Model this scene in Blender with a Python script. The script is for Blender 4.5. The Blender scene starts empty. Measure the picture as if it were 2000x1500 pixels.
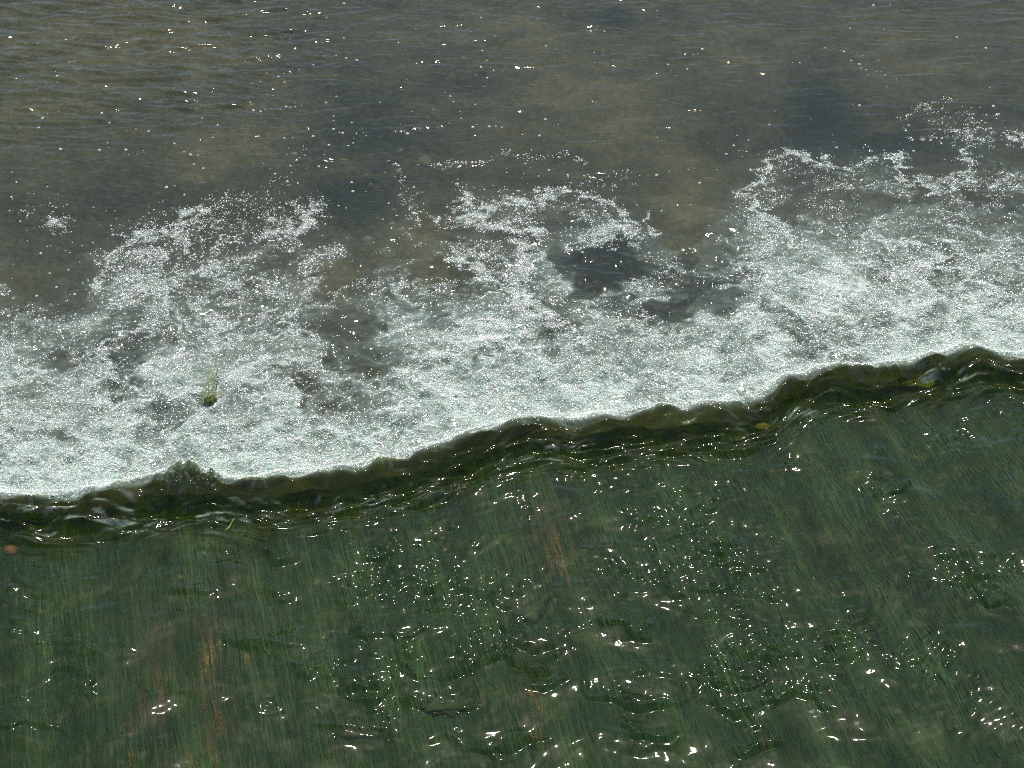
import bpy, bmesh, math, random
import numpy as np
from mathutils import Vector

random.seed(7)
rng = np.random.default_rng(11)
sc = bpy.context.scene
C = sc.collection

# ------------------------------------------------------------------ camera, sky, sun, exposure
CAM_H, PITCH, HFOV = 4.0, math.radians(42), math.radians(34)
cam_d = bpy.data.cameras.new('camera')
cam = bpy.data.objects.new('camera', cam_d)
C.objects.link(cam)
cam_d.sensor_width = 36
cam_d.lens = 18 / math.tan(HFOV / 2)
cam_d.clip_start = 0.05
cam_d.clip_end = 2000
cam.location = (0, 0, CAM_H)
cam.rotation_euler = (math.pi / 2 - PITCH, 0, 0)
sc.camera = cam

SUN_EL, SUN_AZ = math.radians(61), math.radians(6)     # ahead of the camera, a little to the right
w = bpy.data.worlds.new('World')
sc.world = w
w.use_nodes = True
nt = w.node_tree
bg = nt.nodes['Background']
sky = nt.nodes.new('ShaderNodeTexSky')
sky.sky_type = 'NISHITA'
sky.sun_disc = False
sky.sun_elevation = SUN_EL
sky.sun_rotation = SUN_AZ
sky.dust_density = 1.7
nt.links.new(sky.outputs[0], bg.inputs[0])
bg.inputs[1].default_value = 0.125

sun_d = bpy.data.lights.new('sun', 'SUN')
sun_d.energy = 5.0
sun_d.angle = math.radians(0.53)
sun_d.color = (1.0, 0.96, 0.9)
sun = bpy.data.objects.new('sun', sun_d)
C.objects.link(sun)
sd = Vector((math.sin(SUN_AZ) * math.cos(SUN_EL), math.cos(SUN_AZ) * math.cos(SUN_EL), math.sin(SUN_EL)))
sun.rotation_euler = (-sd).to_track_quat('-Z', 'Y').to_euler()
sun.location = sd * 30

sc.view_settings.view_transform = 'Standard'
sc.view_settings.look = 'None'
sc.view_settings.exposure = 0.0
sc.view_settings.gamma = 1.0
sc.view_settings.use_curve_mapping = False
sc.render.engine = 'CYCLES'
sc.cycles.max_bounces = 8
sc.cycles.transparent_max_bounces = 24
sc.cycles.filter_width = 1.0
sc.cycles.use_denoising = False

# ------------------------------------------------------------------ where things stand
FPX = 1000 / math.tan(HFOV / 2)
cp, sp = math.cos(PITCH), math.sin(PITCH)


def at(px, py, z=0.0):
    """point of the plane at height z that the photograph shows at (px, py)"""
    a = (np.asarray(px, float) - 1000) / FPX
    b = -(np.asarray(py, float) - 750) / FPX
    dy, dz = cp + b * sp, -sp + b * cp
    k = (z - CAM_H) / dz
    return a * k, dy * k


def seen(x, y, z):
    zz = np.asarray(z) - CAM_H
    d = y * cp - zz * sp
    return 1000 + FPX * x / d, 750 - FPX * (y * sp + zz * cp) / d


def sstep(a, b, x):
    t = np.clip((x - a) / (b - a), 0, 1)
    return t * t * (3 - 2 * t)


class Noise:
    """tileable band-limited noise, unit rms; lx, ly are the wavelengths along x and y"""
    def __init__(self, lx, ly, bw=0.45, N=1024, L=5.12, seed=0):
        r = np.random.default_rng(seed)
        k = np.fft.fftfreq(N, L / N)
        kx, ky = np.meshgrid(k, k)
        q = np.sqrt((kx * lx) ** 2 + (ky * ly) ** 2) + 1e-9
        s = np.exp(-0.5 * (np.log(q) / bw) ** 2)
        f = np.fft.ifft2(np.fft.fft2(r.standard_normal((N, N))) * s).real
        self.a = (f / f.std()).astype(np.float32)
        self.N, self.L = N, L

    def __call__(self, x, y):
        u = (np.asarray(x) / self.L * self.N) % self.N
        v = (np.asarray(y) / self.L * self.N) % self.N
        i = np.floor(u).astype(int) % self.N
        j = np.floor(v).astype(int) % self.N
        fu, fv = u - np.floor(u), v - np.floor(v)
        i1, j1 = (i + 1) % self.N, (j + 1) % self.N
        a = self.a
        return ((a[j, i] * (1 - fu) + a[j, i1] * fu) * (1 - fv) + (a[j1, i] * (1 - fu) + a[j1, i1] * fu) * fv)


# the crest: its outline against the foam
RIDGE = 0.066
CREST = [(-600, 1060), (-300, 1010), (-100, 985), (0, 970), (60, 976), (130, 970), (220, 957), (290, 940), (360, 932), (440, 944), (500, 946),
         (560, 932), (620, 926), (690, 920), (740, 905), (800, 896), (860, 876), (920, 854), (980, 834), (1040, 823), (1080, 822),
         (1120, 826), (1180, 815), (1250, 806), (1330, 801), (1420, 793), (1490, 776), (1540, 747), (1600, 724), (1680, 717),
         (1710, 724), (1760, 710), (1850, 697), (1890, 680), (1930, 680), (1960, 692), (2000, 700), (2200, 665), (2500, 620)]
cx_, cy_ = at([c[0] for c in CREST], [c[1] for c in CREST], RIDGE)
fit = np.polyfit(cx_[3:-2], cy_[3:-2], 1)
TH = math.atan(fit[0])
ct, st_ = math.cos(TH), math.sin(TH)
OY = fit[1]


def to_st(x, y):
    return x * ct + (y - OY) * st_, -x * st_ + (y - OY) * ct


def from_st(s, t):
    return s * ct - t * st_, s * st_ + t * ct + OY


cs_, ctt_ = to_st(cx_, cy_)


def tau(x, y):
    s, t = to_st(x, y)
    return s, t - np.interp(s, cs_, ctt_, left=0, right=0)


def blob(px, py, lst):
    out = np.zeros(np.shape(px))
    for (a, b, rx, ry, v) in lst:
        out = out + v * np.exp(-(((px - a) / rx) ** 2 + ((py - b) / ry) ** 2))
    return out


# ---- foam density, read off the photograph on a 50 px lattice (y 150..950, x 0..2000) and laid on the pool surface
ROWS = """
0000000000 0000000100 0000000000 0001100000 0
0000000000 0001000110 0000000000 1000001321 0
0000000000 0012211010 0000000000 1010001333 3
0000000000 0232110001 2210000000 3332321251 1
1000000000 2220101112 2222100001 5345542265 4
2230012465 4562013376 6545511013 6344333543 4
2110255555 5753113245 3335731124 7456655655 6
2111456666 6365443346 7741133235 6777777766 6
4312567767 6562654537 8862354446 7677788877 7
4433666777 7656565468 7856663446 6678888888 8
5546777777 7754357678 8746666656 7777888789 9
6635668767 7764357765 8886677888 8788888899 9
6655677767 7776358888 8888888888 9888999999 9
6566778767 7877788999 9999999999 9999999999 9
7667888789 9999889999 9999999999 9999999999 9
8999999799 9999999999 9999999999 9999999999 9
9999999999 9999999999 9999999999 9999999999 9
"""
G = np.array([[int(c) for c in r.replace(' ', '')] for r in ROWS.strip().split('\n')], float) / 9
assert G.shape == (17, 41), G.shape


def lattice(px, py):
    px = np.abs(px)
    px = np.where(px > 2000, 4000 - px, px)           # beyond the frame the same kind of foam goes on
    u = np.clip(px / 50, 0, 39.999)
    v = np.clip((py - 150) / 50, 0, 15.999)
    i, j = np.floor(u).astype(int), np.floor(v).astype(int)
    fu, fv = sstep(0, 1, u - i), sstep(0, 1, v - j)
    d = (G[j, i] * (1 - fu) + G[j, i + 1] * fu) * (1 - fv) + (G[j + 1, i] * (1 - fu) + G[j + 1, i + 1] * fu) * fv
    return d * sstep(100, 170, py)


STRANDS = [
    ([(205, 565), (203, 515), (230, 480), (290, 455), (340, 430), (365, 407), (405, 395)], 9, .8),
    ([(285, 515), (330, 472), (380, 440), (440, 430)], 8, .6),
    ([(520, 450), (560, 442), (590, 425), (618, 400)], 14, .8),
    ([(900, 375), (905, 405), (950, 430), (1010, 440), (1055, 442)], 13, .9),
    ([(940, 402), (1000, 388), (1060, 376), (1130, 372), (1190, 378), (1212, 398)], 10, .9),
    ([(1172, 452), (1195, 436), (1218, 442)], 16, 1.0),
    ([(1130, 462), (1190, 466), (1250, 457)], 10, .8),
    ([(800, 395), (815, 412), (850, 420), (905, 425)], 6, .6),
    ([(770, 320), (776, 345), (795, 375), (806, 400), (812, 440), (800, 470)], 6, .45),
    ([(630, 600), (660, 580), (700, 545), (740, 540), (800, 545), (850, 555), (890, 548)], 8, .6),
    ([(765, 580), (778, 612), (830, 652), (880, 672)], 8, .5),
    ([(890, 500), (930, 500), (942, 535), (985, 565), (1040, 592), (1072, 622), (1110, 655), (1152, 688)], 14, .9),
    ([(1245, 545), (1248, 580), (1258, 605), (1275, 640), (1312, 672)], 9, .7),
    ([(1420, 690), (1424, 650), (1440, 600)], 10, .5),
    ([(1240, 545), (1290, 530), (1340, 525)], 10, .5),
    ([(1465, 385), (1490, 415), (1520, 432), (1550, 462), (1590, 490)], 12, .9),
    ([(1468, 352), (1500, 322), (1525, 300), (1570, 298), (1620, 318), (1665, 320), (1700, 304), (1745, 300), (1762, 322), (1790, 345), (1835, 370)], 8, .8),
    ([(1885, 268), (1895, 300), (1872, 335), (1880, 362)], 10, .8),
    ([(1825, 355), (1880, 350), (1930, 362), (1975, 352), (2010, 345)], 7, .7),
    ([(1775, 262), (1850, 256), (1945, 252)], 5, .6),
    ([(1975, 258), (2010, 270)], 9, .7),
    ([(1760, 230), (1790, 204), (1840, 203), (1882, 215), (1905, 232)], 5, .5),
    ([(1580, 375), (1612, 396), (1655, 418)], 7, .5),
    ([(1770, 420), (1830, 452)], 9, .6),
    ([(1850, 370), (1880, 400), (1890, 440)], 12, .5),
    ([(1930, 400), (1945, 375), (1990, 365)], 8, .5),
    ([(125, 768), (180, 776), (232, 780)], 6, .5),
    ([(60, 760), (75, 700), (110, 660), (160, 640)], 9, .4),
    ([(15, 600), (100, 625), (170, 615), (215, 598)], 7, .5),
    ([(330, 640), (318, 700), (310, 745)], 15, .5),
    ([(860, 312), (930, 306), (1010, 300), (1080, 300), (1135, 312)], 4, .45),
    ([(1140, 340), (1200, 340), (1235, 352)], 5, .35),
    ([(900, 480), (960, 475), (1040, 470)], 7, .5),
    ([(1265, 420), (1268, 445)], 6, .8),
    ([(40, 412), (60, 415)], 9, .5), ([(110, 430), (122, 427)], 9, .6),
]
HOLES = [
    (535, 505, 30, 17, .6), (615, 460, 32, 26, .7), (640, 545, 36, 28, .95), (690, 395, 66, 50, 1.), (855, 385, 40, 22, .9),
    (865, 440, 48, 22, .9), (850, 520, 40, 32, .95), (895, 535, 28, 28, .9), (1010, 460, 60, 18, .9), (1085, 430, 60, 12, .6), (1175, 515, 78, 50, .97), (1390, 585, 70, 26, .6), (560, 330, .1, .1, 0),
    (1150, 565, 46, 24, .9), (1300, 600, 50, 30, .8), (1390, 600, 55, 22, .5), (1120, 645, 22, 30, .6), (714, 733, 40, 18, 1.), (735, 700, 60, 30, .6), (690, 660, 45, 50, .55), (650, 620, 40, 30, .4), (860, 630, 35, 25, .5), (1085, 630, 16, 26, .7), (1120, 660, 24, 10, .7),
    (690, 690, 50, 40, .35), (705, 500, 36, 50, .8), (665, 560, 40, 45, .8), (690, 625, 50, 40, .75), (700, 560, 30, 40, .5), (1095, 500, 26, 40, .7), (1340, 580, 40, 20, .5), (230, 600, 50, 14, .4), (480, 540, 26, 12, .4), (1210, 640, .1, .1, 0.), (960, 430, 40, 10, .4), (1560, 350, 40, 14, .4), (1640, 370, 50, 14, .4), (1720, 380, 50, 18, .5), (105, 690, 26, 24, .6), (945, 688, 20, 14, .5), (1800, 372, 40, 12, .7), (1908, 375, 24, 28, .7),
    (1965, 388, 40, 14, .6), (1540, 420, 26, 30, .5), (1335, 430, 50, 55, .9), (60, 540, 48, 32, .8), (1345, 485, 22, 36, .9),
    (780, 470, 40, 20, .6), (410, 770, 16, 14, .4), (1130, 682, 7, 5, .8), (1150, 640, 30, 6, .2),
]
W1 = Noise(.30, .22, seed=1)
W2 = Noise(.30, .22, seed=2)
W3 = Noise(.09, .07, seed=3)
W4 = Noise(.09, .07, seed=4)
LACE = Noise(.20, .24, bw=.45, seed=5)
LACE2 = Noise(.095, .115, bw=.45, seed=6)
CLOT = Noise(.12, .14, bw=.6, seed=7)
PLUME = Noise(.46, .52, bw=.4, seed=8)
PLUME2 = Noise(.8, .8, bw=.4, seed=9)
WB1 = Noise(.5, .4, bw=.4, seed=41)
WB2 = Noise(.5, .4, bw=.4, seed=42)


def poly_dist(px, py, pts):
    d = np.full(np.shape(px), 1e9)
    for (a, b), (c, e) in zip(pts[:-1], pts[1:]):
        vx, vy = c - a, e - b
        h = np.clip(((px - a) * vx + (py - b) * vy) / (vx * vx + vy * vy + 1e-9), 0, 1)
        d = np.minimum(d, (px - a - h * vx) ** 2 + (py - b - h * vy) ** 2)
    return np.sqrt(d)


def foam_map(x, y):
    """0..1 cover of the pool by foam, and the milky water under it"""
    px0, py0 = seen(x, y, 0.02)
    px = px0 + 9 * W1(x, y) + 5 * W3(x, y)
    py = py0 + 6 * W2(x, y) + 4 * W4(x, y)
    base = lattice(px, py) ** 1.15
    holes = np.zeros(np.shape(x))
    for (a, b, rx, ry, v) in HOLES:
        holes = np.maximum(holes, v * sstep(1.25, .8, np.sqrt(((px - a) / rx) ** 2 + ((py - b) / ry) ** 2)))
    strand = np.zeros(np.shape(x))
    for pts, wd, v in STRANDS:
        q = np.array(pts, float)
        m = (px > q[:, 0].min() - 3 * wd) & (px < q[:, 0].max() + 3 * wd) & (py > q[:, 1].min() - 3 * wd) & (py < q[:, 1].max() + 3 * wd)
        if m.any():
            d = poly_dist(px[m], py[m], pts)
            strand[m] = np.maximum(strand[m], min(1., v * 1.1) * np.exp(-(d / (1.3 * wd)) ** 2))
    s, t = tau(x, y)
    wild = sstep(.28, .95, t)                   # lace grows with the way from the crest
    wx, wy = x + .018 * W3(x, y) + .055 * WB1(x, y), y + .015 * W4(x, y) + .045 * WB2(x, y)
    net = np.maximum(np.exp(-(LACE(wx, wy) / .24) ** 2), .8 * np.exp(-(LACE2(wx, wy) / .28) ** 2))
    cl = CLOT(wx, wy)
    plume = np.exp(-(PLUME(wx, wy) / .5) ** 2)
    big = PLUME2(wx, wy)
    mod = (1 - wild) * np.clip(.72 + .22 * sstep(.55, .08, t) + .17 * cl + .42 * plume + .13 * big, .45, 1.3) + wild * np.clip(.34 + .66 * net + .50 * plume + .18 * cl, 0.02, 1.5)
    d = base * (1 - holes) * mod
    d = np.where(d < .9, d * sstep(.02, .42, d), d)
    st2 = strand * (.55 + .30 * net + .30 * sstep(-.6, .8, cl))
    d = np.clip(np.maximum(d, st2), 0, 1)
    milk = lattice(px, py + 10) * (1 - holes) * sstep(1.75, .30, t) * np.clip(.48 + .20 * sstep(.5, .08, t) + .55 * plume + .14 * big + .10 * cl, .1, 1.2)
    milk = np.maximum(milk, .75 * sstep(.35, .95, st2) * (1 - .3 * holes))
    milk = np.maximum(milk, .6 * wild * sstep(.40, 1., d))
    inpool = sstep(-.02, .05, t)
    return d * inpool, np.clip(milk, 0, 1) * inpool


# ---- water surface
N_MED = Noise(.52, .13, bw=.35, seed=21)
N_MED2 = Noise(.30, .070, bw=.35, seed=22)
N_SM = Noise(.06, .035, bw=.4, seed=23)
N_ROLL = Noise(.30, .22, bw=.4, seed=24)
N_ROLL2 = Noise(.13, .10, bw=.35, seed=25)
N_FINE = Noise(.030, .026, bw=.3, seed=26)
N_FINE2 = Noise(.062, .046, bw=.28, seed=27)
N_STREAK = Noise(.022, .45, bw=.35, seed=28)
N_RIDGE = Noise(.17, .030, bw=.4, seed=29)
N_RIDGE2 = Noise(.30, .075, bw=.4, seed=30)
N_BOIL = Noise(.26, .26, bw=.7, seed=31)
N_BOIL2 = Noise(.055, .045, bw=.5, seed=32)
N_CREST2 = Noise(.09, 9., bw=.6, seed=36)
N_MEAN = Noise(.6, .3, bw=.4, seed=34)
N_CREST = Noise(.35, 9., bw=.6, seed=33)

# U-shaped wave fronts standing on the sheet: bottom of the cup (px), half width, how far the arms rise, height (m)
ARCS = [(870, 1322, 125, 85, .010), (722, 1372, 72, 70, .009), (1262, 1412, 72, 36, .010), (1452, 1418, 75, 48, .011), (978, 1482, 75, 18, .008),
        (700, 1437, 75, 16, .009), (1030, 1306, 78, 26, .010), (520, 1251, 100, 8, .006), (1195, 1376, 60, 22, .006), (1590, 1302, 60, 14, .006),
        (1435, 1368, 45, 30, .007), (1432, 1312, 45, 40, .007), (1440, 1484, 60, 20, .009), (1278, 1458, 62, 24, .009), (1880, 1160, 85, 45, .007),
        (1955, 1195, 45, 40, .006), (350, 1190, 45, -12, .005), (120, 1318, 70, -40, .006), (60, 1415, 60, -26, .007), (130, 1240, 80, -40, .005),
        (860, 1200, 70, 30, .006), (950, 1165, 60, 25, .006), (1180, 1215, 60, -25, .006), (1245, 1250, 50, 20, .005), (1560, 1370, 50, -40, .007),
        (530, 1160, 40, 8, .005), (540, 1075, 50, 14, .004), (690, 1170, 50, 16, .005), (760, 1245, 55, 30, .006), (1120, 1000, 50, 30, .004),
        (860, 1385, 70, -14, .009), (520, 1385, 40, 6, .004), (1290, 1330, 40, 10, .005), (1350, 1165, 60, 18, .004), (1650, 1250, 60, -20, .005),
        (460, 1065, 70, -8, .004), (390, 1140, 80, -10, .004), (1735, 960, 55, 35, .004), (1060, 1350, 50, 14, .004), (620, 1325, 45, 20, .005)]
# broad smooth swells
SWELLS = [(190, 1270, 70, 30, .010), (110, 1390, 80, 34, .010), (395, 1350, 90, 26, .009), (370, 1130, 100, 20, .007), (1020, 1265, 80, 24, .012), (1590, 1330, 60, 30, .010),
          (250, 1460, 110, 26, .008), (1180, 1190, 60, 22, .009), (540, 1255, 80, 16, .008), (1480, 1290, 50, 26, .010), (1700, 1400, 110, 30, .008), (1230, 1470, 110, 26, .010), (840, 1455, 80, 22, .008), (650, 1320, 60, 26, .007)]
# patches of choppy water on the sheet
CHOP = [(850, 1140, 170, 60, 1.), (780, 1050, 110, 36, .8), (705, 1275, 60, 50, 1.), (730, 1110, 60, 40, .7), (1060, 900, 70, 30, .7),
        (1160, 900, 60, 40, .9), (1260, 880, 90, 30, .8), (1340, 970, 80, 50, .9), (1250, 1000, 60, 40, .6), (1330, 1020, 70, 40, .8),
        (1250, 1130, 90, 50, .8), (1400, 1090, 100, 60, .9), (1430, 1200, 50, 110, .9), (1470, 890, 60, 25, .7), (1550, 900, 50, 30, .6),
        (1500, 1150, 60, 30, .6), (1700, 1290, 150, 40, .7), (1800, 1330, 90, 60, .7), (1860, 840, 45, 40, .9), (1970, 800, 45, 30, 1.),
        (1880, 1110, 80, 45, .8), (1930, 1150, 60, 30, .7), (80, 1150, 80, 60, .7), (50, 1230, 60, 40, .7), (40, 1390, 60, 40, .8),
        (1000, 970, 45, 40, .8), (930, 1240, 60, 60, .8), (1510, 1280, 40, 40, .9), (1450, 1330, 50, 70, .9), (1600, 1350, 50, 60, .7),
        (860, 1390, 60, 26, 1.), (700, 1430, 50, 20, .7), (1250, 1340, 60, 30, .6), (1750, 1010, 60, 60, .3), (1640, 1180, 70, 60, .5),
        (1900, 1400, 60, 60, .5), (380, 1350, 0.1, 0.1, 0.), (1020, 1200, 60, 40, .6), (1090, 1250, 40, 30, .7)]


def base_height(s, t):
    """profile along the stream without waves"""
    sheet = .015 + .085 * np.minimum(np.maximum(-t - .22, 0), 3.0)
    near = np.interp(s, [-3, -1.7, -1.4, -1.0, -.5, 0., .6, 1.2, 1.8, 3], [.13, .13, .18, .095, .095, .13, .115, .095, .13, .12])
    rise = RIDGE * sstep(-1, 0, t / near) ** 1.1
    h = np.where(t < 0, np.maximum(sheet * sstep(-.02, -.2, t) + rise, sheet * 0), RIDGE)
    drop = sstep(0, .11, t)
    boil = .035 * np.exp(-((t - .35) / .3) ** 2)
    return np.where(t < 0, h, RIDGE * (1 - drop) + boil * drop)


def height(x, y):
    s, t = tau(x, y)
    h = base_height(s, t)
    px, py = seen(x, y, .05)
    # --- sheet over the weir
    up = sstep(-.10, -.26, t)
    chop = np.clip(blob(px + 22 * W1(s, t), py + 16 * W2(s, t), CHOP) * 1.25, 0, 1.2)
    wpx, wpy = px + 11 * W1(x, y) + 5 * W3(x, y), py + 7 * W2(x, y) + 3 * W4(x, y)
    rag = np.clip(.85 + .35 * PLUME(x * 1.5, y * 1.5), .2, 1.5)
    sheet = .0030 * N_ROLL(s, t) + .0010 * N_ROLL2(s, t) * (.5 + chop)
    sheet = sheet + chop * (.0023 * N_FINE2(s, t) + .0003 * N_FINE(s, t)) + .00010 * N_FINE(s + 1.3, t) + .0003 * N_FINE2(s + 2.1, t) + .00006 * N_STREAK(s, t)
    for (a, b, rx, ry, A) in SWELLS:
        sheet = sheet + A * np.exp(-((wpx - a - .5 * (wpy - b)) / rx) ** 2 - ((wpy - b) / ry) ** 2)
    for (a, b, hw, rise, A) in ARCS:
        m = (np.abs(wpx - a) < hw * 1.7) & (wpy < b + 45) & (wpy > b - abs(rise) * 3 - 70)
        if m.any():
            u = (wpx[m] - a) / hw
            d = wpy[m] - (b - rise * u * u)           # >0: towards the upstream side
            prof = np.exp(-(d / 11) ** 2) + .34 * np.cos(d / 4.6) * np.exp(-np.abs(d - 6) / 14) * (d > -4)
            prof = prof - .35 * np.exp(-((d + 16) / 12) ** 2)
            ww = np.exp(-np.abs(u) ** 3 * 1.1)
            sheet[m] += A * 1.9 * prof * ww * rag[m]
    # --- standing ridge
    rg = sstep(-.26, -.12, t) * sstep(.10, .0, t)
    ridge = .0044 * N_RIDGE(s, t + .02 * N_MEAN(s, t)) + .0062 * N_RIDGE2(s, t) + .0005 * N_SM(s, t)
    ridge = ridge + (.010 * N_CREST(s, 0.3) + .0025 * N_CREST2(s, .2)) * sstep(-.10, 0, t)
    # --- pool
    pool = sstep(.02, .25, t)
    left = np.clip(.30 + .9 * sstep(900, 100, px) * sstep(430, 60, py), 0, 1.3) * sstep(1000, 300, py + 250)
    calm = .35 + .65 * sstep(1700, 700, px)
    xm, ym = x, y - .12 * x
    ym = ym + .015 * N_MED(xm, ym)
    y2 = y + .12 * x
    y2 = y2 + .009 * N_MED2(x, y2)
    p = (.0036 * N_MED(xm, ym) + .0030 * N_MED2(x, y2)) * left + .00070 * N_SM(x, y) * calm + .00026 * N_FINE(x, y)
    bl = sstep(1.5, .2, t)
    p = p + bl * (.0075 * N_BOIL(x, y) + .0011 * N_BOIL2(x, y) * (.4 + bl))
    h = h + .045 * np.exp(-((px - 375) / 62) ** 2) * sstep(-.13, -.02, t) * sstep(.12, .02, t) * (1 + .25 * N_BOIL2(x, y))
    return h + up * sheet + rg * ridge + pool * p


# ------------------------------------------------------------------ helpers for objects
def tag(o, label=None, cat=None, group=None, kind=None):
    if label: o['label'] = label
    if cat: o['category'] = cat
    if group: o['group'] = group
    if kind: o['kind'] = kind
    return o


def np_mesh(name, co, faces, smooth=True, attrs=None):
    """mesh from numpy arrays; faces is (n,3) or (n,4)"""
    me = bpy.data.meshes.new(name)
    n, k = faces.shape
    me.vertices.add(len(co))
    me.vertices.foreach_set('co', np.ascontiguousarray(co, np.float32).ravel())
    me.loops.add(n * k)
    me.loops.foreach_set('vertex_index', np.ascontiguousarray(faces, np.int32).ravel())
    me.polygons.add(n)
    me.polygons.foreach_set('loop_start', np.arange(0, n * k, k, dtype=np.int32))
    me.update(calc_edges=True)
    if smooth:
        me.polygons.foreach_set('use_smooth', np.ones(n, bool))
    for an, av in (attrs or {}).items():
        av = np.asarray(av, np.float32)
        if av.ndim == 1:
            me.attributes.new(an, 'FLOAT', 'POINT').data.foreach_set('value', av)
        else:
            a4 = np.ones((len(av), 4), np.float32)
            a4[:, :3] = av
            me.attributes.new(an, 'FLOAT_COLOR', 'POINT').data.foreach_set('color', a4.ravel())
    me.validate()
    return me


def grid_faces(nx, ny):
    i = np.arange(nx * ny).reshape(ny, nx)
    return np.stack([i[:-1, :-1].ravel(), i[:-1, 1:].ravel(), i[1:, 1:].ravel(), i[1:, :-1].ravel()], 1)


def link(name, me, mat=None, parent=None):
    o = bpy.data.objects.new(name, me)
    C.objects.link(o)
    if mat: me.materials.append(mat)
    if parent: o.parent = parent
    return o


def graded(a, b, step, far_lo, far_hi, g=1.35):
    mid = list(np.arange(a, b, step))
    lo, d, v = [], step, a
    while v > far_lo:
        d *= g; v -= d; lo.append(v)
    hi, d, v = [], step, mid[-1]
    while v < far_hi:
        d *= g; v += d; hi.append(v)
    return np.array(lo[::-1] + mid + hi)


# ------------------------------------------------------------------ materials
class N:
    def __init__(self, name):
        self.m = bpy.data.materials.new(name)
        self.m.use_nodes = True
        self.t = self.m.node_tree
        self.t.nodes.clear()
        self.out = self.t.nodes.new('ShaderNodeOutputMaterial')

    def n(self, typ, ins=None, **kw):
        nd = self.t.nodes.new('ShaderNode' + typ)
        for k, v in kw.items(): setattr(nd, k, v)
        for k, v in (ins or {}).items():
            if isinstance(v, bpy.types.NodeSocket): self.t.links.new(v, nd.inputs[k])
            else: nd.inputs[k].default_value = v
        return nd

    def math(self, op, a, b=0.0, clamp=False):
        return self.n('Math', {0: a, 1: b}, operation=op, use_clamp=clamp).outputs[0]

    def mixc(self, f, a, b):
        nd = self.t.nodes.new('ShaderNodeMix'); nd.data_type = 'RGBA'
        for k, v in ((0, f), (6, a), (7, b)):
            if isinstance(v, bpy.types.NodeSocket): self.t.links.new(v, nd.inputs[k])
            else: nd.inputs[k].default_value = v if k == 0 else (*v, 1)
        return nd.outputs[2]

    def noise(self, vec, scale, detail=4, rough=.55, dist=0.):
        return self.n('TexNoise', {'Vector': vec, 'Scale': scale, 'Detail': detail, 'Roughness': rough, 'Distortion': dist}).outputs[0]

    def ramp(self, f, a, b, lo=0., hi=1.):
        return self.n('MapRange', {0: f, 1: a, 2: b, 3: lo, 4: hi}, clamp=True).outputs[0]

    def attr(self, name):
        return self.n('Attribute', attribute_name=name)

    def pos(self):
        return self.n('NewGeometry').outputs['Position']

    def scaled(self, vec, sx, sy, sz, rot=0.):
        return self.n('Mapping', {0: vec, 2: (0, 0, rot), 3: (sx, sy, sz)}).outputs[0]

    def end(self, sh):
        self.t.links.new(sh, self.out.inputs[0])
        return self.m


def water_material():
    M = N('river water')
    P = M.pos()
    up = M.attr('sheet').outputs['Fac']
    milk = M.attr('milk').outputs['Fac']
    thick = M.attr('thick').outputs['Fac']
    chop = M.attr('chop').outputs['Fac']
    # capillary ripple too small for the mesh
    n1 = M.noise(P, 60, 3, .55, .4)
    n2 = M.noise(M.scaled(P, 60, 7, 40, -TH), 1, 3, .6)
    n4 = M.noise(M.scaled(P, 46, 62, 40, -TH), 1, 2, .5, .8)
    hsum = M.math('ADD', M.math('MULTIPLY', n1, M.math('SUBTRACT', .50, M.math('MULTIPLY', up, .32))), M.math('MULTIPLY', n2, M.math('ADD', .10, M.math('MULTIPLY', up, .16))))
    hsum = M.math('ADD', hsum, M.math('MULTIPLY', n4, M.math('MULTIPLY', chop, .5)))
    bump = M.n('Bump', {'Height': hsum, 'Strength': 1.0, 'Distance': .0007})
    nb = bump.outputs[0]
    face = M.n('LayerWeight', {'Blend': .5, 'Normal': nb}).outputs['Facing']
    fres = M.math('ADD', .02, M.math('MULTIPLY', M.math('POWER', face, 5.0), .98), True)
    gloss = M.n('BsdfGlossy', {'Color': (1, 1, 1, 1), 'Roughness': .045, 'Normal': nb}).outputs[0]
    tint = M.mixc(thick, (.86, .90, .80), (.62, .68, .22))
    trans = M.n('BsdfTransparent', {'Color': tint}).outputs[0]
    refr = M.n('BsdfRefraction', {'Color': tint, 'Roughness': 0.0, 'IOR': 1.333}).outputs[0]
    trans = M.n('MixShader', {0: .25, 1: trans, 2: refr}).outputs[0]
    silt = M.n('BsdfDiffuse', {'Color': M.mixc(thick, M.mixc(up, (.052, .060, .044), (.035, .065, .030)), (.055, .066, .006))}).outputs[0]
    body = M.n('MixShader', {0: M.math('ADD', M.math('SUBTRACT', .14, M.math('MULTIPLY', up, .10)), M.math('MULTIPLY', thick, .05)), 1: trans, 2: silt}).outputs[0]
    gr = M.noise(P, 95, 2, .6)
    air_c = M.mixc(M.ramp(gr, .3, .7), (.20, .30, .235), (.52, .63, .56))
    air = M.n('BsdfDiffuse', {'Color': air_c, 'Normal': nb}).outputs[0]
    mk = M.math('MULTIPLY', milk, M.ramp(M.noise(P, 26, 4, .6), .2, .75, .55, 1.1), True)
    body = M.n('MixShader', {0: mk, 1: body, 2: air}).outputs[0]
    return M.end(M.n('MixShader', {0: fres, 1: body, 2: gloss}).outputs[0])


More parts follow.
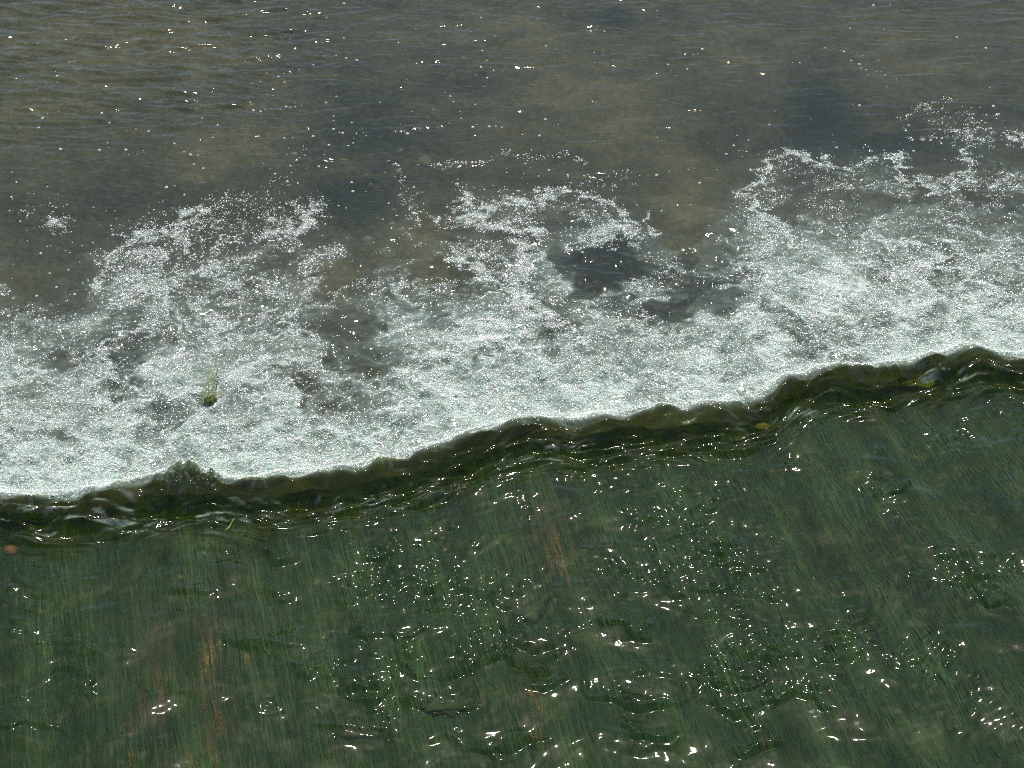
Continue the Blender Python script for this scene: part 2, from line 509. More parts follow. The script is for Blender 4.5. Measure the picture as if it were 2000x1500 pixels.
def clear_material(name, tint, air=0.0, rough=.02):
    M = N(name)
    lw = M.n('LayerWeight', {'Blend': .5}).outputs['Facing']
    f2 = M.math('ADD', .04, M.math('MULTIPLY', M.math('POWER', lw, 3.5), .75), True)
    gloss = M.n('BsdfGlossy', {'Color': (1, 1, 1, 1), 'Roughness': rough}).outputs[0]
    tr = M.n('BsdfTransparent', {'Color': (*tint, 1)}).outputs[0]
    df = M.n('BsdfDiffuse', {'Color': (.8, .84, .82, 1)}).outputs[0]
    b = M.n('MixShader', {0: air, 1: tr, 2: df}).outputs[0]
    return M.end(M.n('MixShader', {0: f2, 1: b, 2: gloss}).outputs[0])


def foam_material():
    M = N('foam bubbles')
    g = M.attr('tone').outputs['Fac']
    col = M.attr('film').outputs['Color']
    df = M.n('BsdfDiffuse', {'Color': col}).outputs[0]
    tl = M.n('BsdfTranslucent', {'Color': col}).outputs[0]
    d = M.n('MixShader', {0: .35, 1: df, 2: tl}).outputs[0]
    tr = M.n('BsdfTransparent', {'Color': (.9, .95, .92, 1)}).outputs[0]
    b = M.n('MixShader', {0: g, 1: tr, 2: d}).outputs[0]
    gl = M.n('BsdfGlossy', {'Color': (1, 1, 1, 1), 'Roughness': .18}).outputs[0]
    return M.end(M.n('MixShader', {0: .07, 1: b, 2: gl}).outputs[0])


def bed_material():
    M = N('river bed silt')
    P = M.pos()
    sand = M.attr('sand').outputs['Fac']
    n1 = M.noise(M.scaled(P, 1, 1.6, 1), 3.5, 5, .6, .6)
    n2 = M.noise(P, 28, 5, .65)
    f = M.math('ADD', sand, M.math('MULTIPLY', M.math('SUBTRACT', n1, .5), .9))
    f = M.math('ADD', f, M.math('MULTIPLY', M.math('SUBTRACT', n2, .5), 1.3))
    c = M.mixc(M.ramp(f, -.2, .45), (.012, .026, .030), (.078, .078, .056))
    c = M.mixc(M.ramp(f, .45, 1.2), c, (.20, .172, .115))
    h = M.attr('bank').outputs['Fac']
    grass = M.mixc(M.ramp(M.noise(P, 1.2, 6, .7), .35, .65), (.035, .055, .018), (.07, .10, .03))
    c = M.mixc(h, c, grass)
    return M.end(M.n('BsdfDiffuse', {'Color': c}).outputs[0])


def weir_material():
    M = N('weir slab grown with algae')
    P = M.pos()
    bare = M.attr('bare').outputs['Fac']
    dull = M.attr('dull').outputs['Fac']
    fl = M.scaled(P, 42, 2.6, 30, -TH)
    n1 = M.noise(fl, 1, 5, .65)
    n2 = M.noise(P, 4.5, 5, .6, .5)
    n3 = M.noise(P, 55, 5, .7)
    c = M.mixc(M.ramp(n2, .3, .7), (.015, .034, .010), (.036, .066, .021))
    n0 = M.noise(M.scaled(P, 3.4, .9, 1, -TH), 1, 3, .55, .4)
    c = M.mixc(M.ramp(n0, .36, .62, .75, 0), c, (.010, .018, .007))
    c = M.mixc(M.ramp(n1, .35, .72, 0, .8), c, (.052, .086, .032))
    c = M.mixc(M.math('MULTIPLY', dull, M.ramp(n3, .25, .6), True), c, (.058, .046, .028))
    br = M.math('MULTIPLY', M.math('MULTIPLY', bare, 1.25), M.ramp(n3, .40, .62), True)
    c = M.mixc(br, c, (.26, .135, .045))
    c = M.mixc(M.math('MULTIPLY', M.ramp(n3, .56, .72), .4), c, (.085, .095, .035))
    bump = M.n('Bump', {'Height': n3, 'Strength': .6, 'Distance': .01})
    return M.end(M.n('BsdfDiffuse', {'Color': c, 'Normal': bump.outputs[0]}).outputs[0])


def tinted_material(name, c1, c2, scale=30, rough=.6):
    M = N(name)
    n = M.noise(M.pos(), scale, 5, .65)
    c = M.mixc(M.ramp(n, .3, .7), c1, c2)
    b = M.n('BsdfPrincipled', {'Base Color': c, 'Roughness': rough})
    return M.end(b.outputs[0])


def algae_material():
    M = N('hair algae')
    c = M.attr('hue').outputs['Color']
    return M.end(M.n('BsdfDiffuse', {'Color': c}).outputs[0])


m_water = water_material()
m_foam = foam_material()
m_bed = bed_material()
m_weir = weir_material()
m_algae = algae_material()
m_bubble = clear_material('bubble film', (.93, .96, .95), .03)
m_drop = clear_material('splashed water', (.86, .91, .82), .05)
m_moss = tinted_material('olive moss', (.010, .020, .003), (.036, .055, .008), 60, .8)
m_weed = tinted_material('green water weed', (.05, .075, .006), (.15, .17, .025), 80, .5)

# ------------------------------------------------------------------ river bed, weir, water
xs = graded(-3.2, 3.2, .05, -120, 120)
ys = graded(2.0, 8.2, .05, -80, 160)
X, Y = np.meshgrid(xs, ys)
bank = sstep(9, 16, np.abs(X + .15 * Y)) + sstep(24, 34, Y)
Z = -.40 + .02 * W1(X, Y) + 3.2 * np.clip(bank, 0, 1.0) + sstep(34, 120, Y) * 10
px, py = seen(X, Y, -.38)
inview = (Y > 1)
SAND = [(220, 70, 260, 70, .35), (90, 200, 150, 60, .3), (1050, 55, 80, 40, .3), (1140, 165, 110, 36, .25), (1030, 210, 200, 60, .2), (1230, 250, 110, 60, .3), (560, 240, 80, 40, .25),
        (1340, 430, 70, 90, .55), (440, 285, 70, 30, .5), (380, 330, 50, 30, .4), (880, 50, 160, 40, .3), (1500, 90, 300, 80, .22), (1850, 120, 200, 80, .22),
        (660, 330, 60, 26, .3), (60, 540, 80, 40, .35), (640, 545, 60, 40, .5), (790, 455, 70, 40, .5), (850, 520, 40, 40, .4), (60, 330, 120, 60, .15),
        (1730, 235, 60, 20, .4), (400, 130, 160, 50, .15), (1350, 300, 60, 60, .1),
        (720, 250, 130, 50, -.5), (700, 390, 90, 60, -.6), (1600, 215, 60, 90, -.6), (1660, 265, 130, 35, -.45), (1400, 250, 60, 50, -.25), (1180, 510, 100, 60, -.6), (1800, 280, 160, 50, -.3), (560, 55, 90, 14, -.4),
        (1190, 30, 100, 24, -.45), (940, 155, 90, 30, -.3), (230, 390, 140, 40, -.25), (1390, 560, 120, 60, -.5)]
sand = np.where(inview, blob(px, py, SAND) + .24, .1)
me = np_mesh('river_bed', np.stack([X.ravel(), Y.ravel(), Z.ravel()], 1), grid_faces(len(xs), len(ys)),
             attrs={'sand': sand.ravel(), 'bank': np.clip(bank, 0, 1).ravel()})
tag(link('river_bed', me, m_bed), kind='structure')

# weir: sloping slab under the sheet of water with a downstream face
ss = np.arange(-4.6, 4.6, .03)
tt = np.concatenate([np.arange(-4.6, .02, .03), [.03, .05, .055]])
S, T = np.meshgrid(ss, tt)
XX, YY = from_st(S, T + np.interp(S, cs_, ctt_, left=0, right=0))
ZZ = .02 + .085 * np.clip(-T - .22, 0, 3.0) - .055 + .004 * W3(XX, YY) + .006 * W1(XX, YY)
ZZ[-2:] = -.45
ZZ[-1] = -.48
px, py = seen(XX, YY, ZZ)
BARE = [(410, 1290, 20, 35, .8), (270, 1485, 30, 18, 1.), (400, 1480, 36, 22, 1.1), (440, 1400, 18, 30, .8), (1050, 1415, 20, 36, 1.), (975, 1368, 16, 18, 1.), (1045, 1360, 20, 14, .8),
        (1092, 1085, 22, 36, .6), (1088, 1130, 30, 14, .5), (280, 1390, 10, 30, .7), (1495, 1450, 10, 26, .9), (470, 1290, 20, 14, .6), (490, 835, 18, 10, .3), (850, 1010, 40, 20, .2),
        (1600, 1160, 14, 20, .5), (1790, 1200, 10, 14, .4), (330, 1340, 20, 40, .4)]
DULL = [(320, 1440, 110, 60, 1.), (470, 1190, 80, 70, .9), (300, 1250, 60, 90, .6), (1060, 1040, 70, 90, .8), (1100, 1130, 50, 50, .9), (1170, 1190, 60, 50, .7), (960, 1380, 80, 70, .6), (500, 1090, 40, 50, .6),
        (1740, 1030, 50, 40, .8), (1460, 830, 80, 40, .4), (1960, 1420, 50, 40, .8), (1080, 1300, 60, 80, .6), (440, 1420, 60, 70, .6), (1650, 1170, 200, 40, .4), (1100, 960, 40, 40, .5), (1700, 1080, 220, 120, .35), (340, 1330, 100, 220, .5), (1330, 1300, 40, 120, .3), (1560, 1430, 120, 50, .35), (640, 1460, 60, 40, .4)]
me = np_mesh('weir', np.stack([XX.ravel(), YY.ravel(), ZZ.ravel()], 1), grid_faces(len(ss), len(tt)),
             attrs={'bare': np.clip(blob(px, py, BARE), 0, 1.2).ravel(), 'dull': np.clip(blob(px, py, DULL), 0, 1).ravel()})
tag(link('weir', me, m_weir), 'sloping weir slab coated in green algae under the shallow sheet of water', 'weir')

# the water itself
xs = graded(-2.85, 2.85, .0064, -110, 110)
mid, v = [], 2.45
while v < 7.75:
    mid.append(v); v += .0046 + .0050 * (v - 2.45) / 5.3
ys = np.concatenate([graded(2.45, 2.46, .006, -70, 2.46)[:-1], mid, graded(7.75, 7.77, .0096, 7.7, 150)])
ys = np.unique(np.round(ys, 5))
X, Y = np.meshgrid(xs, ys)
Z = height(X, Y)
s, t = tau(X, Y)
dens, milk = foam_map(X, Y)
frame = (np.abs(X) < 3.4) & (Y > 2.0) & (Y < 8.2)
N_SHEEN = Noise(.16, .020, bw=.4, seed=35)
STREAKS = [(300, 985, 220, 28, 1.), (120, 1005, 120, 20, .8), (660, 955, 130, 20, .9), (1080, 865, 90, 20, 1.), (800, 925, 80, 14, .5), (1530, 780, 70, 16, 1.), (1800, 720, 120, 16, .9), (1330, 812, 120, 10, .6), (1960, 705, 60, 12, .7)]
qx, qy = seen(X, Y, .07)
rline = sstep(.7, 1.9, N_SHEEN(s, t + .02 * N_MEAN(s, t)) + .5 * N_RIDGE2(s, t)) * np.clip(blob(qx, qy, STREAKS), 0, 1) * sstep(-.30, -.2, t) * sstep(.03, 0, t)  # pale streaks of reflected sky, painted into the ridge's milk colour
milk = np.where(frame, np.maximum(milk, .55 * rline), 0)
near = sstep(-.22, -.09, t + .03 * N_ROLL(s, t) + .03 * W1(X, Y))
thick = near * sstep(.06, .0, t)
qx, qy = seen(X, Y, .05)
chop = np.where(frame, np.clip(blob(qx + 20 * W1(X, Y), qy + 14 * W2(X, Y), CHOP) * 1.1, 0, 1) * sstep(-.1, -.25, t), 0)
me = np_mesh('river_water', np.stack([X.ravel(), Y.ravel(), Z.ravel()], 1), grid_faces(len(xs), len(ys)),
             attrs={'milk': np.clip(milk * .92, 0, 1).ravel(), 'sheet': sstep(.03, -.05, t).ravel(), 'thick': np.clip(thick, 0, 1).ravel(), 'chop': chop.ravel()})
tag(link('river_water', me, m_water), kind='structure')

# ------------------------------------------------------------------ hair algae combed along the slab by the stream
n = 14500
pxr = rng.uniform(-260, 2260, n); pyr = rng.uniform(800, 1760, n)
gx, gy = at(pxr, pyr, .0)
s0, t0 = tau(gx, gy)
k = (t0 < -.1) & (rng.uniform(0, 1, n) > blob(pxr, pyr + 12, BARE) * 1.4 + .65 * blob(pxr, pyr + 12, DULL))
s0, t0 = s0[k], t0[k]
n = len(s0)
SEG = 9
ln = rng.uniform(.15, .62, n); wd = rng.uniform(.0012, .0034, n)
wob = rng.uniform(.006, .030, n); ph = rng.uniform(0, 6.28, n); lift = rng.uniform(.0005, .003, n)
co = np.zeros((n, SEG + 1, 2, 3))
for q in range(SEG + 1):
    u = q / SEG
    tq = np.minimum(t0 + ln * u, -.02)
    sq = s0 + wob * np.sin(.4 * ph + 4 * u + 6 * t0 + 3 * W1(s0, t0)) * u
    bx, by = from_st(sq, tq + np.interp(sq, cs_, ctt_, left=0, right=0))
    bz = .02 + .085 * np.clip(-tq - .22, 0, 3.0) - .055 + .004 * W3(bx, by) + .006 * W1(bx, by) + .002 + lift * (.3 + .7 * u)
    hw = wd * (1 - .8 * u)
    for e, sg in ((0, -1), (1, 1)):
        co[:, q, e, 0] = bx + sg * hw * ct; co[:, q, e, 1] = by + sg * hw * st_; co[:, q, e, 2] = bz + sg * .001
i0 = (np.arange(n) * (SEG + 1) * 2)[:, None] + np.arange(SEG)[None, :] * 2
f = np.stack([i0, i0 + 1, i0 + 3, i0 + 2], -1).reshape(-1, 4)
hv = np.clip(.28 + .26 * PLUME(s0 * 2, t0 * .5) + .16 * W1(s0 * 1.5, t0 * .4) + .20 * rng.standard_normal(n), 0, 1.1)
hue = np.stack([.019 + .036 * hv, .042 + .056 * hv, .012 + .022 * hv], 1)
me = np_mesh('algae', co.reshape(-1, 3), f, attrs={'hue': np.repeat(hue, (SEG + 1) * 2, 0)})
tag(link('algae', me, m_algae), 'fine green hair algae combed along the weir slab by the stream', 'algae', kind='stuff')

# ------------------------------------------------------------------ foam: some two hundred thousand small bubbles, plus glint specks added on the sheet
step = .0046
fx = np.arange(-3.5, 3.5, step); fy = np.arange(3.3, 7.9, step * 1.15)
FX, FY = np.meshgrid(fx, fy)
FX = (FX + rng.uniform(-.5, .5, FX.shape) * step).ravel(); FY = (FY + rng.uniform(-.5, .5, FY.shape) * step).ravel()
ppx, ppy = seen(FX, FY, 0)
k = (ppx > -420) & (ppx < 2420) & (ppy > 130)
FX, FY = FX[k], FY[k]
s, t = tau(FX, FY)
k = t > .012 - .03 * (CLOT(FX, FY) > 1.1)
FX, FY = FX[k], FY[k]
d, mk = foam_map(FX, FY)
prob = np.clip(d, 0, 1) ** 1.5 * .60
k = rng.uniform(0, 1, len(d)) < prob
FX, FY, d = FX[k], FY[k], d[k]
n1 = len(FX)
step = .0034
fx = np.arange(-3.2, 3.2, step); fy = np.arange(4.0, 7.9, step * 1.2)
QX, QY = np.meshgrid(fx, fy)
QX = (QX + rng.uniform(-.5, .5, QX.shape) * step).ravel(); QY = (QY + rng.uniform(-.5, .5, QY.shape) * step).ravel()
ppx, ppy = seen(QX, QY, 0)
s, t = tau(QX, QY)
k = (ppx > -200) & (ppx < 2200) & (ppy > 150) & (t > .22)
QX, QY, t = QX[k], QY[k], t[k]
d2, mk = foam_map(QX, QY)
k = rng.uniform(0, 1, len(d2)) < np.clip(d2, 0, 1) ** 1.8 * .62 * sstep(.2, .5, t)
FX = np.concatenate([FX, QX[k]]); FY = np.concatenate([FY, QY[k]])
gx = rng.uniform(-2, 2.3, 60000); gy = rng.uniform(2.6, 5.4, 60000)  # white specks added on the choppy water, standing in for sun glints
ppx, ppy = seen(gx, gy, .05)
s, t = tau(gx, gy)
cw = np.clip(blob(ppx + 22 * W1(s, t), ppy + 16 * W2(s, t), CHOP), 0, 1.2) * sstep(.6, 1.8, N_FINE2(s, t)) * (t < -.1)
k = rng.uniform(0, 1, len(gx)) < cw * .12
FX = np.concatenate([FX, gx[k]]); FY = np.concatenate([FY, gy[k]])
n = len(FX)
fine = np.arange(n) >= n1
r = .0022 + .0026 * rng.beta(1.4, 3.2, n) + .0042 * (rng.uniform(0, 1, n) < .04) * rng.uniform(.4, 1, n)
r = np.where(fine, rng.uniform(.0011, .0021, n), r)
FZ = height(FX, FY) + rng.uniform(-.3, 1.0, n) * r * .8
K = 5
ang = rng.uniform(0, 6.28, n)[:, None] + np.arange(K)[None, :] * (2 * math.pi / K)
co = np.zeros((n, K + 1, 3))
co[:, :K, 0] = FX[:, None] + r[:, None] * np.cos(ang)
co[:, :K, 1] = FY[:, None] + r[:, None] * np.sin(ang)
co[:, :K, 2] = FZ[:, None] - .25 * r[:, None] + rng.uniform(-.35, .35, (n, K)) * r[:, None]
co[:, K, 0] = FX + rng.uniform(-.4, .4, n) * r
co[:, K, 1] = FY + rng.uniform(-.4, .4, n) * r
co[:, K, 2] = FZ + rng.uniform(.6, 1.0, n) * r
base = (np.arange(n) * (K + 1))[:, None]
q = np.arange(K)
f = np.stack([base + q, base + (q + 1) % K, np.broadcast_to(base + K, (n, K))], -1).reshape(-1, 3)
tw = np.exp(-(PLUME(FX + .055 * WB1(FX, FY), FY + .045 * WB2(FX, FY)) / .5) ** 2)
tone = np.clip(rng.normal(.50, .27, n) + .26 * tw + .10 * CLOT(FX, FY), .06, 1)
film = .68 + .06 * rng.standard_normal((n, 3)) * np.array([1.3, .7, 1.1])
film = np.clip(film, .4, .9)
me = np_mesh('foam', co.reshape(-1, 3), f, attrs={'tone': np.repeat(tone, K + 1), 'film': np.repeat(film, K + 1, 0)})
tag(link('foam', me, m_foam), 'white foam of tiny bubbles boiling up behind the crest, plus added glint specks on the sheet', 'foam', kind='stuff')

# ------------------------------------------------------------------ single bubbles floating on the pool
def dome_mesh(name, seg=14, rings=5, squash=.8):
    bm = bmesh.new()
    rows = []
    for j in range(rings):
        a = (j / rings) * math.pi / 2
        rows.append([bm.verts.new((math.cos(a) * math.cos(2 * math.pi * i / seg), math.cos(a) * math.sin(2 * math.pi * i / seg), math.sin(a) * squash)) for i in range(seg)])
    skirt = [bm.verts.new((1.22 * math.cos(2 * math.pi * i / seg), 1.22 * math.sin(2 * math.pi * i / seg), -.10)) for i in range(seg)]
    top = bm.verts.new((0, 0, squash))
    rows = [skirt] + rows
    for a, b in zip(rows[:-1], rows[1:]):
        for i in range(seg):
            bm.faces.new((a[i], a[(i + 1) % seg], b[(i + 1) % seg], b[i]))
    for i in range(seg):
        bm.faces.new((rows[-1][i], rows[-1][(i + 1) % seg], top))
    me = bpy.data.meshes.new(name)
    bm.to_mesh(me); bm.free()
    for p in me.polygons: p.use_smooth = True
    return me


bub_me = dome_mesh('bubble')
bub_me.materials.append(m_bubble)
small_me = dome_mesh('bubble_small', 9, 3, .9)
small_me.materials.append(clear_material('small bubble film glint white', (.93, .96, .95), .7))  # film whitened so that its colour stands in for the sun glint
MM = .0018          # metres to a pixel of the photograph, about
BIG = [(905, 113, 11, 'large clear bubble floating alone on the brown water, ring of light round it'),
       (1050, 38, 10, 'large clear bubble near the upper edge of the water, a dark rim round it'),
       (718, 468, 22, 'largest round bubble, floating at the foam edge beside the brown gap'),
       (780, 333, 13, 'flat wide bubble at the top of the bubble chain, beside the round tan stone'),
       (782, 294, 11, 'clear bubble just above the bubble chain near the dark water'),
       (806, 384, 12, 'thick rimmed bubble in the middle of the bubble chain'),
       (812, 402, 12, 'bubble touching the foam at the lower end of the bubble chain'),
       (770, 410, 12, 'bubble left of the bubble chain, over the dark water'),
       (766, 437, 12, 'cluster like bubble below the bubble chain, over the dark water'),
       (470, 1252 - 1100, 6, 'tiny lone bubble on the open grey water')]
SMALL = [(677, 5), (70, 92), (103, 136), (112, 149), (126, 78), (135, 120), (143, 121), (115, 162), (85, 228), (95, 225), (112, 217), (74, 247), (197, 223), (213, 241), (250, 258), (265, 255),
         (290, 257), (205, 281), (209, 287), (122, 294), (190, 295), (248, 290), (250, 302), (272, 302), (278, 295), (520, 187), (530, 186), (490, 201), (497, 160), (510, 158), (545, 149), (557, 163),
         (560, 140), (585, 134), (617, 126), (633, 81), (660, 110), (680, 113), (700, 118), (495, 217), (505, 216), (515, 215), (525, 214), (535, 213), (545, 211), (556, 210), (566, 209), (577, 208),
         (590, 206), (425, 245), (395, 232), (405, 275), (415, 270), (357, 295), (372, 303), (375, 318), (390, 300), (393, 331), (345, 282), (938, 100), (988, 110), (920, 62), (943, 32), (970, 68),
         (938, 132), (928, 145), (950, 153), (865, 180), (880, 190), (925, 205), (945, 168), (890, 200), (835, 225), (780, 245), (850, 215), (900, 232), (1150, 57), (1158, 60), (1165, 58), (1180, 62),
         (1280, 32), (1165, 102), (1166, 122), (1172, 100), (1305, 125), (1312, 140), (1318, 146), (1340, 135), (1200, 119), (1068, 87), (1610, 95), (1640, 98), (1644, 102), (1665, 120), (1676, 126),
         (1684, 130), (1690, 133), (1710, 138), (1720, 140), (1690, 106), (1720, 115), (1665, 58), (1725, 57), (1870, 70), (1930, 91), (1700, 148), (1725, 145), (1750, 155), (1730, 171), (1670, 205),
         (1680, 206), (1580, 231), (1285, 266), (1065, 235), (1080, 248), (1088, 241), (1160, 273), (1515, 215), (1505, 245), (1552, 122), (1560, 121), (1707, 10), (1735, 11), (1280, 20),
         (745, 200), (802, 217), (660, 186), (640, 200), (655, 252), (690, 240), (700, 262), (715, 268), (785, 255), (800, 262), (765, 322), (775, 345), (760, 395), (750, 337), (690, 372), (675, 405),
         (20, 382), (15, 410), (55, 400), (95, 395), (110, 405), (122, 400), (180, 406), (212, 412), (220, 412), (290, 415), (50, 470), (95, 480), (145, 470), (130, 490), (1345, 330), (1285, 340),
         (1310, 332), (1370, 355), (1400, 330), (1420, 300), (1440, 265), (1430, 285), (1445, 295), (1455, 305), (1365, 105), (1370, 97), (960, 245), (972, 244), (985, 246), (935, 245), (925, 250)]
clouds = []
for (a, b, q, lab) in BIG:
    gx, gy = at(a, b, 0)
    o = link('bubble', bub_me)
    gz = float(height(np.array([gx]), np.array([gy]))[0])
    o.location = (float(gx), float(gy), gz - .0005)
    rr = q * MM * .52
    o.scale = (rr, rr, rr * .75)
    tag(o, lab, 'bubble', 'single bubbles floating on the pool')
cand = []
while len(cand) < 120:
    a, b = random.uniform(20, 1980), random.uniform(150, 640)
    g = float(lattice(np.array([a]), np.array([b]))[0])
    if .04 < g < .4: cand.append((a, b))
for idx, (a, b) in enumerate(SMALL + cand):
    a += random.uniform(-5, 5); b += random.uniform(-3, 3)
    gx, gy = at(a, b, 0)
    gx, gy = float(gx), float(gy)
    o = link('bubble', small_me)
    gz = float(height(np.array([gx]), np.array([gy]))[0])
    o.location = (gx, gy, gz - .0003)
    rr = (1.2 + 2.3 * random.random() ** 2.4) * MM
    o.scale = (rr, rr, rr * .85)
    o.rotation_euler.z = random.uniform(0, 6)
    if idx < len(SMALL):
        tag(o, 'small glint-white bubble floating loose on the grey brown water beyond the foam', 'bubble', 'small bubbles on the open water')
    else:
        tag(o, 'small glint-white bubble at the ragged edge of the foam', 'bubble', 'small bubbles at the foam edge')


# ------------------------------------------------------------------ stones, moss and weed
def lump(name, px, py, z, rx, ry, rz, mat, label, cat, seed, rough=.22, detail=3):
    r = random.Random(seed)
    bm = bmesh.new()
    bmesh.ops.create_icosphere(bm, subdivisions=detail, radius=1)
    o3 = Vector((r.uniform(-9, 9), r.uniform(-9, 9), r.uniform(-9, 9)))
    from mathutils import noise as mn
    for v in bm.verts:
        d = v.co.normalized()
        v.co = d * (1 + rough * mn.noise(d * 1.6 + o3) + rough * .5 * mn.noise(d * 4 + o3))
        v.co = Vector((v.co.x * rx, v.co.y * ry, v.co.z * rz))
    me = bpy.data.meshes.new(name)
    bm.to_mesh(me); bm.free()
    for p in me.polygons: p.use_smooth = True
    o = link(name, me, mat)
    gx, gy = at(px, py, z)
    o.location = (float(gx), float(gy), z)
    return tag(o, label, cat)


m_tan = tinted_material('tan stone', (.065, .060, .044), (.115, .10, .07), 40, .7)
m_red = tinted_material('reddish stone', (.12, .035, .02), (.18, .06, .035), 50, .6)
m_pale = tinted_material('pale greenish stone', (.14, .17, .13), (.26, .29, .23), 35, .7)
m_yel = tinted_material('yellow stone', (.14, .11, .03), (.24, .19, .06), 50, .6)


def slab_z(px, py):
    gx, gy = at(px, py, .03)
    s_, t_ = tau(np.array([float(gx)]), np.array([float(gy)]))
    return float(.02 + .085 * np.clip(-t_ - .22, 0, 3)[0] - .055)


lump('stone', 830, 315, -.40, .034, .042, .016, m_tan, 'round tan stone on the river bed, seen through the water beside the bubble chain', 'stone', 3)
lump('stone', 1490, 835, slab_z(1490, 835) + .02, .028, .018, .014, m_yel, 'small yellow stone on the weir just below the crest', 'stone', 4)
lump('stone', 22, 1075, slab_z(22, 1075) + .004, .026, .02, .012, m_red, 'small reddish stone at the foot of the dark ridge', 'stone', 5)


def moss(px, py, rx, ry, rz, label, seed, mat=None, z=None, n=46):
    """a cushion with short blades bent downstream"""
    r = random.Random(seed)
    zz = slab_z(px, py) + .004 if z is None else z
    rz *= .65
    o = lump('moss_tuft', px, py, zz, rx, ry, rz, mat or m_moss, label, 'moss', seed, .5, 3)
    co, fa = [], []
    for i in range(n):
        a, q = r.uniform(0, 6.28), math.sqrt(r.random())
        bx, by = rx * q * math.cos(a), ry * q * math.sin(a)
        L, hw = r.uniform(.02, .05), r.uniform(.0012, .0026)
        dx, dy = -st_ + r.uniform(-.4, .4), ct
        b0 = len(co)
        for j in range(4):
            u = j / 3
            z0 = rz * (1 - q * q) * .8 + .012 * math.sin(u * 2.4) - .006 * u
            for sg in (-1, 1):
                co.append((bx + dx * L * u + sg * hw * (1 - .8 * u), by + dy * L * u, z0))
        for j in range(3):
            fa.append((b0 + 2 * j, b0 + 2 * j + 1, b0 + 2 * j + 3, b0 + 2 * j + 2))
    me = np_mesh('blades', np.array(co), np.array(fa))
    b = link('blades', me, mat or m_moss, o)
    b['kind'] = 'stuff'
    return o


moss(1030, 1196, .055, .035, .018, 'dark olive moss cushion on the slab, above the smooth curling water', 11)
moss(862, 1384, .060, .030, .024, 'dark moss tuft breaking the surface amid radiating ripples', 12)
moss(1258, 1352, .045, .016, .014, 'small olive moss tuft above a cup shaped wave', 13)
moss(1800, 752, .060, .026, .020, 'bright yellow green moss just below the crest', 14, m_weed)
moss(705, 1436, .05, .014, .014, 'narrow olive moss strip in the trough of a small wave', 15)
moss(1170, 1068, .05, .012, .012, 'thin dark moss strip lying across the slab below the crest', 16)

# grass blade caught on the ridge
def ribbon(name, pts, wdt, mat):
    co, fa = [], []
    for i, p in enumerate(pts):
        hw = wdt * math.sin(math.pi * (i + .6) / (len(pts) + .2)) ** .6
        co += [(p[0] - hw * .7, p[1] + hw * .7, p[2]), (p[0], p[1], p[2] + hw * .35), (p[0] + hw * .7, p[1] - hw * .7, p[2])]
    for i in range(len(pts) - 1):
        for e in (0, 1):
            fa.append((3 * i + e, 3 * i + e + 1, 3 * i + e + 4, 3 * i + e + 3))
    return link(name, np_mesh(name, np.array(co), np.array(fa)), mat)


pts = []
for i in range(8):
    u = i / 7
    gx, gy = at(436 + 20 * u, 1022 - 24 * u, .05)
    gz = float(height(np.array([float(gx)]), np.array([float(gy)]))[0]) + .004
    pts.append((float(gx), float(gy), gz))
tag(ribbon('grass_blade', pts, .003, m_weed), 'pale green grass blade lying slantwise at the foot of the ridge', 'grass blade')

# weed clump standing out of the foam
gx, gy = at(412, 790, .03)
gx, gy = float(gx), float(gy)
wz = float(height(np.array([gx]), np.array([gy]))[0])
weed = bpy.data.objects.new('weed_clump', None)
C.objects.link(weed)
weed.location = (gx, gy, wz)
tag(weed, 'small green weed clump sticking out of the white foam', 'water weed')
bm = bmesh.new()
bmesh.ops.create_icosphere(bm, subdivisions=3, radius=1)
from mathutils import noise as mnoise
for v in bm.verts:
    d_ = v.co.normalized()
    k_ = 1 + .5 * mnoise.noise(d_ * 2.2) + .3 * mnoise.noise(d_ * 6)
    v.co = Vector((d_.x * .021 * k_, d_.y * .018 * k_, d_.z * .019 * k_ + .003))
me = bpy.data.meshes.new('cushion'); bm.to_mesh(me); bm.free()
link('cushion', me, m_weed, weed)
for i in range(44):
    a = random.uniform(0, 6.28); L = random.uniform(.03, .07) if i > 12 else random.uniform(.10, .19)
    lean = (Vector((math.cos(a) * .6 - .1, math.sin(a) * .4 + .6, random.uniform(.0, .5))) if i > 12 else Vector((random.uniform(-.25, .05), 1, random.uniform(.15, .3)))).normalized()
    b0 = Vector((math.cos(a) * .016, math.sin(a) * .014, .01))
    ps = []
    for j in range(6):
        u = j / 5
        q_ = b0 + lean * L * u + Vector((0, 0, -.025 * u * u))
        ps.append(tuple(q_))
    rb = ribbon('blade', ps, random.uniform(.0011, .0022), m_weed)
    rb.parent = weed

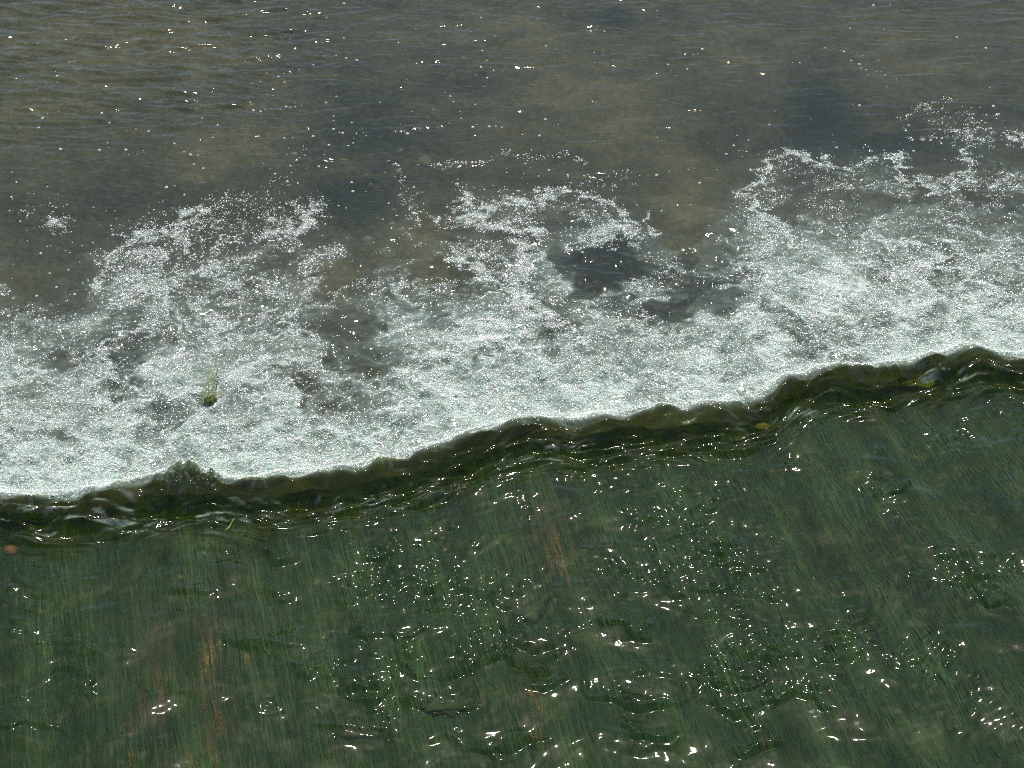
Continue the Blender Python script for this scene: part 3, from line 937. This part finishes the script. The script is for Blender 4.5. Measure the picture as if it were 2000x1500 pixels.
# ------------------------------------------------------------------ splashing crown and drops on the crest
def finger(L, r0, r1, bend, seg=8, rings=7):
    bm = bmesh.new()
    rows = []
    for j in range(rings):
        u = j / (rings - 1)
        rad = r0 * (1 - u) ** 1.3 + r1 * (.5 + .5 * math.sin(u * math.pi * .95))
        if j == rings - 1: rad *= .35
        c = Vector((bend[0] * u * u, bend[1] * u * u, L * u))
        rows.append([bm.verts.new(c + Vector((rad * math.cos(2 * math.pi * i / seg), rad * math.sin(2 * math.pi * i / seg), 0))) for i in range(seg)])
    for a, b in zip(rows[:-1], rows[1:]):
        for i in range(seg):
            bm.faces.new((a[i], a[(i + 1) % seg], b[(i + 1) % seg], b[i]))
    bm.faces.new(rows[-1])
    me = bpy.data.meshes.new('jet'); bm.to_mesh(me); bm.free()
    for p in me.polygons: p.use_smooth = True
    return me


def splash(px, py, z, label, seed, lst, drops=8, spread=.05):
    r = random.Random(seed)
    gx, gy = at(px, py, z)
    e = bpy.data.objects.new('water_splash', None)
    C.objects.link(e)
    e.location = (float(gx), float(gy), z)
    tag(e, label, 'splash', 'splashes along the crest')
    for (dx, L, r0, r1) in lst:
        o = link('jet', finger(L, r0, r1, (r.uniform(-.012, .012), r.uniform(0, .015))), m_drop, e)
        o.location = (dx, r.uniform(-.01, .01), -.02)
    for i in range(drops):
        bm = bmesh.new()
        bmesh.ops.create_icosphere(bm, subdivisions=2, radius=r.uniform(.0022, .005))
        for v in bm.verts: v.co.z *= r.uniform(1.0, 1.05)
        me = bpy.data.meshes.new('drop'); bm.to_mesh(me); bm.free()
        for p in me.polygons: p.use_smooth = True
        o = link('drop', me, m_drop, e)
        o.location = (r.uniform(-spread, spread), r.uniform(-.02, .03), r.uniform(.0, .06))


splash(365, 945, .085, 'tall splashing crown of clear green water on the crest below the weed clump', 1,
       [(-.06, .05, .012, .004), (-.045, .085, .012, .006), (-.02, .055, .011, .005), (.01, .07, .012, .006), (.035, .065, .010, .005), (.06, .05, .012, .005), (.09, .035, .012, .004)], 22, .11)
splash(500, 948, .068, 'thin upright water jet on the crest right of the splashing crown', 2, [(-.01, .05, .012, .005), (.03, .045, .012, .004)], 5, .05)
splash(745, 905, .068, 'three round drops leaping off the middle of the crest', 3, [(-.02, .04, .016, .006), (.0, .04, .016, .006), (.03, .04, .016, .005)], 5, .06)
splash(1768, 708, .068, 'single round drop leaping off the crest beyond the bright moss', 4, [(0, .04, .016, .007)], 2, .04)
splash(180, 962, .068, 'low spray of drops where the crest meets the densest foam', 5, [(0, .03, .016, .004), (.04, .03, .014, .004)], 4, .06)
